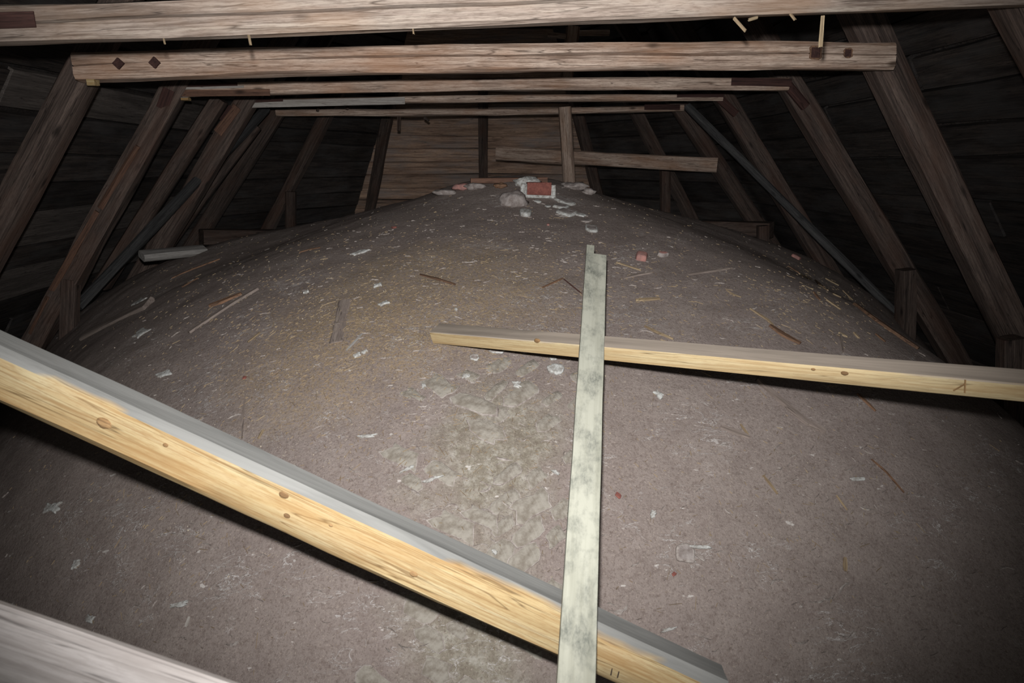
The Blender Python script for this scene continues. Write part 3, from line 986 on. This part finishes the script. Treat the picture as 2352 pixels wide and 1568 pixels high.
for i, (px, py, w_, h_, lb) in enumerate([
        (820, 817, 13, 14, 'larger of two white crumbs below the thin shingle'),
        (838, 809, 9, 15, 'smaller of two white crumbs below the thin shingle'),
        (703, 672, 11, 8, 'lone bright white crumb on the left shoulder'),
        (881, 697, 22, 10, 'jagged white crumb right of the thin shingle'),
        (1047, 712, 10, 7, 'white crumb just above the left end of the batten'),
        (868, 656, 14, 12, 'curled white flake left of centre above the shingle'),
        (828, 580, 42, 9, 'long white lime streak on the upper left of the vault'),
        (1185, 885, 22, 18, 'white crumb left of the plaster flake among bare bricks'),
        (1070, 865, 16, 14, 'white crumb at the top of the bare bricks'),
        (973, 888, 16, 10, 'white crumb at the left edge of the bare bricks'),
        (990, 1102, 46, 9, 'white mortar ridge left of the bare bricks'),
        (935, 1078, 40, 8, 'upper end of the white ridge left of the bare bricks'),
        (845, 1002, 40, 6, 'slim white ridge halfway down the left of the bricks'),
        (1137, 1268, 12, 14, 'white crumb low in the valley above the yellow beam'),
        (1275, 1085, 18, 9, 'white crumb touching the lath halfway down'),
        (415, 1388, 44, 10, 'pale lime crust below the yellow beam at left'),
        (208, 1420, 22, 12, 'pale lime spot low on the left'),
        (175, 1297, 18, 14, 'pale lime spot alone at the far left below the beam'),
        (120, 1165, 46, 14, 'pale lime streak under the beam at far left'),
        (322, 692, 40, 8, 'white lime streak below the left silhouette'),
        (325, 765, 44, 9, 'white lime streak right of the buried board'),
        (375, 860, 36, 12, 'white lime streak just above the yellow beam'),
        (1510, 905, 18, 22, 'pale lime crust below the batten right of the lath'),
        (1535, 1445, 40, 9, 'white streak low on the right near the beam'),
        (1500, 1180, 12, 22, 'upright pale chip right of the lath'),
        ]):
    lump('lime_crumb', px, py, w_, h_, .007 if w_ > 20 else .009, ['white_mortar', 'white_mortar'], lb, 'lime', 60 + i,
         R.uniform(-.4, .3) if w_ > 20 else R.uniform(0, 3), 'loose white lime on the vault', rough=.6, n=21)

def stick(name, pts, wpx, thick, mat, label, cat='splinter', lift=.004, group=None, taper=True, sag=0):
    """thin piece of wood following the vault through photograph points"""
    P = [on_vault(*q) for q in pts]
    D = (P[0] - CAM).length
    w = wpx * D / F
    vs, fs = [], []
    C = []
    for i in range(len(P) - 1):
        m_ = 4
        for k in range(m_ + (1 if i == len(P) - 2 else 0)):
            C.append(P[i].lerp(P[i + 1], k / m_))
    n_ = len(C)
    o0 = C[0]
    ax = (C[-1] - C[0]).normalized()
    nn = vault_n(C[n_ // 2].x, C[n_ // 2].y)
    mt = surf_matrix(C[0], ax)
    inv = mt.inverted()
    for i, c_ in enumerate(C):
        t = i / (n_ - 1)
        d = (C[min(i + 1, n_ - 1)] - C[max(i - 1, 0)]).normalized()
        sd = nn.cross(d).normalized()
        ww = w / 2 * ((.35 + .65 * math.sin(math.pi * min(1, max(0, .12 + .76 * t)))) if taper else 1) * (1 + .15 * noise.noise(Vector((t * 6, wpx, 1))))
        z0 = vault_z(c_.x, c_.y)
        base = Vector((c_.x, c_.y, max(c_.z, z0 - .004))) + nn * lift
        for (s_, h_) in ((-1, 0), (-.7, 1), (.7, 1), (1, 0)):
            vs.append(inv @ (base + sd * ww * s_ + nn * thick * (h_ - .4)))
    for i in range(n_ - 1):
        for j in range(4):
            fs.append((i * 4 + j, i * 4 + (j + 1) % 4, i * 4 + 4 + (j + 1) % 4, i * 4 + 4 + j))
    fs.append((3, 2, 1, 0)); fs.append(tuple((n_ - 1) * 4 + j for j in range(4)))
    me = mesh_of(name, vs, fs)
    bm = bmesh.new(); bm.from_mesh(me)
    bmesh.ops.recalc_face_normals(bm, faces=bm.faces)
    bm.to_mesh(me); bm.free()
    return put(link(name, me, M[mat], None, mt), label, cat, group)

GS = 'scraps of wood lying on the vault'
stick('shingle', [(793, 690), (772, 788)], 31, .006, 'dusty_wood', 'thin dusty shingle lying left of the batten', 'shingle', taper=False, group=GS)
stick('splinter', [(796, 806), (815, 786), (832, 768)], 6, .004, 'grey_wood', 'pale splinter beside the thin shingle', group=GS)
stick('lath_piece', [(1580, 632), (1630, 624), (1680, 617)], 8, .008, 'dusty_wood', 'dusty lath piece on the right shoulder', 'lath', group=GS)
stick('splinter', [(1668, 668), (1685, 678), (1702, 684)], 4, .004, 'splinter', 'short pale splinter below the dusty lath piece', group=GS)
stick('splinter', [(1722, 710), (1762, 735), (1775, 748)], 6, .006, 'splinter', 'thin tip of the long golden splinter on the right', group=GS)
stick('splinter', [(1768, 748), (1800, 770), (1838, 790)], 15, .008, 'brown_splinter', 'broad golden brown splinter above the batten at right', group=GS)
stick('bark_strip', [(1962, 700), (2000, 728), (2045, 760), (2108, 802)], 17, .014, 'brown_splinter', 'long reddish bark strip near the right silhouette', 'bark', group=GS)
stick('stick', [(1930, 755), (1931, 785), (1936, 812)], 6, .005, 'dusty_wood', 'short grey stick pointing down to the batten', 'stick', group=GS)
stick('stick', [(1742, 872), (1775, 905), (1815, 940), (1855, 972), (1895, 992)], 14, .014, 'dusty_wood', 'long curved pale stick below the batten at right', 'stick', taper=False, group=GS)
stick('stick', [(1968, 905), (1990, 925), (2010, 945)], 7, .006, 'brown_splinter', 'brown stick in the shade under the batten', 'stick', group=GS)
stick('wood_chip', [(1655, 980), (1690, 992), (1722, 1004)], 16, .005, 'dusty_wood', 'pale wedge-shaped wood chip below the batten', 'wood chip', group=GS)
stick('splinter', [(1700, 975), (1718, 1000)], 5, .005, 'splinter', 'thin splinter over the wedge-shaped chip', group=GS)
stick('splinter', [(1752, 1092), (1768, 1112), (1785, 1135)], 6, .005, 'splinter', 'beige splinter on the right half way down', group=GS)
stick('wood_chip', [(1940, 1280), (1941, 1312)], 10, .005, 'splinter', 'tan chip alone on the lower right', 'wood chip', group=GS)
stick('splinter', [(2000, 1055), (2035, 1085), (2075, 1132)], 4, .005, 'brown_splinter', 'long thin brown splinter on the dark right flank', group=GS)
stick('splinter', [(1920, 1138), (1945, 1172)], 4, .004, 'splinter', 'thin pale splinter left of the brown one on the right flank', group=GS)
stick('stick', [(563, 918), (558, 965), (556, 1008)], 5, .004, 'dusty_wood', 'grey upright stick above the middle of the yellow beam', 'stick', group=GS)
stick('stick', [(437, 1416), (428, 1440)], 6, .006, 'repair', 'small white stick below the yellow beam', 'stick', group=GS)
stick('lath_piece', [(435, 765), (490, 728), (540, 695), (592, 664)], 12, .010, 'dusty_wood', 'long dusty lath on the left shoulder', 'lath', group=GS, taper=False)
stick('board_piece', [(482, 704), (520, 690), (556, 676)], 15, .012, 'brown_splinter', 'short brown board above the long dusty lath', 'board', group=GS)
stick('splinter', [(965, 632), (1005, 642), (1046, 655)], 7, .006, 'brown_splinter', 'brown splinter above the left end of the batten', group=GS)
stick('splinter', [(1245, 662), (1292, 641)], 5, .005, 'brown_splinter', 'brown splinter left of the upper lath', group=GS)
stick('splinter', [(1294, 642), (1336, 676)], 3, .004, 'notch', 'dark thin splinter touching the upper lath', group=GS)
stick('lath_piece', [(1460, 690), (1515, 687)], 11, .006, 'splinter', 'tan lath piece right of the upper lath', 'lath', group=GS)
stick('lath_piece', [(1432, 640), (1465, 632), (1497, 627)], 8, .006, 'dusty_wood', 'dusty lath piece below the pink brick lumps', 'lath', group=GS)
stick('splinter', [(1480, 750), (1510, 765), (1546, 780)], 7, .006, 'splinter', 'tan splinter above the batten right of the lath', group=GS)
stick('splinter', [(1415, 604), (1472, 622)], 5, .005, 'splinter', 'pale splinter between the lath top and the pink lumps', group=GS)
stick('splinter', [(688, 581), (712, 574), (736, 570)], 5, .006, 'brown_splinter', 'dark splinter on the upper left shoulder', group=GS)
stick('splinter', [(570, 787), (598, 765)], 6, .005, 'splinter', 'pale splinter left of the thin shingle', group=GS)
stick('splinter', [(594, 1008), (606, 988)], 6, .005, 'splinter', 'tan splinter just above the yellow beam', group=GS)
stick('splinter', [(395, 640), (440, 620), (505, 596)], 7, .007, 'brown_splinter', 'reddish splinter along the left silhouette', group=GS)
stick('splinter', [(420, 660), (455, 640)], 6, .007, 'brown_splinter', 'shorter reddish splinter below the left silhouette', group=GS)
GC = 'golden wood chips on the right shoulder'
chips = sorted([((1872, 644), (1890, 660)), ((1880, 655), (1900, 668)), ((1898, 690), (1930, 712)), ((1868, 672), (1882, 690)),
                ((1925, 765), (1945, 775)), ((1960, 765), (1972, 778)), ((1835, 630), (1862, 642)), ((1912, 676), (1930, 684)),
                ((1990, 720), (2010, 738)), ((1895, 640), (1925, 656)), ((1810, 612), (1835, 628)), ((2010, 768), (2032, 786)),
                ((1935, 668), (1958, 690))], key=lambda c_: c_[0][1])
ordn = ['topmost', 'second highest', 'third highest', 'fourth highest', 'fifth highest', 'sixth highest', 'middle', 'sixth lowest',
        'fifth lowest', 'fourth lowest', 'third lowest', 'second lowest', 'lowest']
for i, (a, b) in enumerate(chips):
    stick('wood_chip', [a, b], 7, .006, 'splinter' if i % 3 else 'brown_splinter',
          ordn[i] + ' of the golden wood chips strewn on the right shoulder', 'wood chip', group=GC)

# half-buried boards at the left
a, b = on_vault(196, 772), on_vault(342, 702)
put(beam('buried_board', a + Vector((0, 0, .005)), b + Vector((0, 0, .012)), .10, .03, 'dusty_wood', None, up=vault_n(a.x, a.y), jit=.004), 'dusty board half buried along the left flank of the vault', 'board')
a = PY(325, 588, 5.0); b = PY(470, 574, 5.3)
put(beam('board_end', a, b, .10, .05, 'grey_wood', None, up=Vector((0, -.5, 1)), jit=.003), 'pale grey board end sticking out over the left silhouette', 'board')

# ------------------------------------------------------------------ litter nobody could count
def litter(name, mat, count, zones, maker, label, seed):
    rr = random.Random(seed)
    vs, fs = [], []
    tot = sum(z[4] for z in zones)
    for (cx, cy2, rx, ry, wt) in zones:
        for _ in range(int(count * wt / tot)):
            for _t in range(6):
                px = rr.gauss(cx, rx); py = rr.gauss(cy2, ry)
                if -40 < px < 2390 and 425 < py < 1600:
                    break
            d = ray(px, py)
            try:
                p = on_vault(px, py)
            except Exception:
                continue
            if (p - CAM).length > 7.5 or p.z < .5:
                continue
            n_ = vault_n(p.x, p.y)
            maker(rr, p, n_, vs, fs)
    o = link(name, mesh_of(name, vs, fs), M[mat])
    return put(o, label, 'litter', kind='stuff')

def mk_straw(rr, p, n_, vs, fs):
    t = Vector((rr.gauss(0, 1), rr.gauss(0, 1), 0))
    dn = Vector((n_.x, n_.y, 0))
    if dn.length > .01: t = t + dn.normalized() * rr.uniform(-1.2, 1.2)
    t = (t - n_ * t.dot(n_)).normalized()
    s = n_.cross(t)
    L = rr.uniform(.003, .009) * (2.6 if rr.random() < .08 else 1)
    w = rr.uniform(.0005, .0012)
    b = p + n_ * .002
    k = len(vs)
    vs += [b - t * L - s * w, b - t * L + s * w, b + t * L + s * w, b + t * L - s * w, b - t * L + n_ * .0015, b + t * L + n_ * .003]
    fs += [(k, k + 3, k + 5, k + 4), (k + 1, k + 4, k + 5, k + 2), (k, k + 4, k + 1), (k + 3, k + 2, k + 5)]

def mk_grit(rr, p, n_, vs, fs):
    t = Vector((rr.gauss(0, 1), rr.gauss(0, 1), rr.gauss(0, 1)))
    t = (t - n_ * t.dot(n_)).normalized()
    s = n_.cross(t)
    a = rr.uniform(.0008, .0022) * (1.8 if rr.random() < .08 else 1)
    k = len(vs)
    vs += [p + t * a, p - t * a * .6 + s * a, p - t * a * .7 - s * a, p + n_ * a * 1.4]
    fs += [(k, k + 1, k + 3), (k + 1, k + 2, k + 3), (k + 2, k, k + 3)]

def mk_flake(rr, p, n_, vs, fs):
    # thin curled crescent of lime
    dn = Vector((n_.x, n_.y, 0))
    t = Vector((1, 0, 0)) if dn.length < .01 else Vector((-dn.y, dn.x, 0)).normalized()
    t = t + Vector((rr.gauss(0, .55), rr.gauss(0, .55), 0))
    t = (t - n_ * t.dot(n_)).normalized()
    s = n_.cross(t)
    L = rr.uniform(.005, .018) * (1.9 if rr.random() < .15 else 1)
    w = L * rr.uniform(.05, .2)
    cv = rr.uniform(-.5, .5) * L
    k = len(vs)
    m = 6
    for i in range(m + 1):
        u = i / m * 2 - 1
        ww = w * (1 - u * u) ** .5 * rr.uniform(.4, 1.2) + .0004
        c_ = p + t * L * u + s * (cv * u * u + rr.uniform(-.15, .15) * w) + n_ * .0005
        vs += [c_ - s * ww, c_ + n_ * rr.uniform(.002, .005), c_ + s * ww]
    for i in range(m):
        for j in range(2):
            fs.append((k + i * 3 + j, k + i * 3 + j + 1, k + i * 3 + 3 + j + 1, k + i * 3 + 3 + j))

ZS = [(1000, 680, 260, 90, 3), (760, 820, 200, 120, 2.5), (1150, 950, 220, 160, 1.5), (1500, 700, 220, 90, 1.2), (1880, 670, 90, 60, 1.0),
      (560, 700, 160, 90, 1), (450, 1200, 200, 130, .7), (1800, 1050, 250, 200, .9), (1200, 540, 300, 60, .8)]
litter('straw_litter', 'straw', 5000, ZS, mk_straw, 'fine golden straw and shavings scattered over the vault', 5)
ZG = [(1000, 700, 330, 130, 3), (1000, 950, 260, 200, 3), (1200, 520, 260, 60, 1.2), (700, 850, 250, 150, 1.2), (1600, 800, 350, 250, 1), (1000, 1300, 500, 200, .8)]
litter('pale_grit', 'grit', 4200, ZG, mk_grit, 'pale sand grit sprinkled over the vault', 6)
ZW = [(1150, 560, 420, 80, 2), (600, 780, 260, 150, 1.6), (1700, 950, 380, 320, 1.8), (1900, 1300, 260, 180, .8), (450, 1300, 300, 180, 1), (1100, 1000, 170, 160, 1.4)]
litter('lime_flakes', 'rim', 1000, ZW, mk_flake, 'small curled flakes of pale lime dotted over the vault', 8)
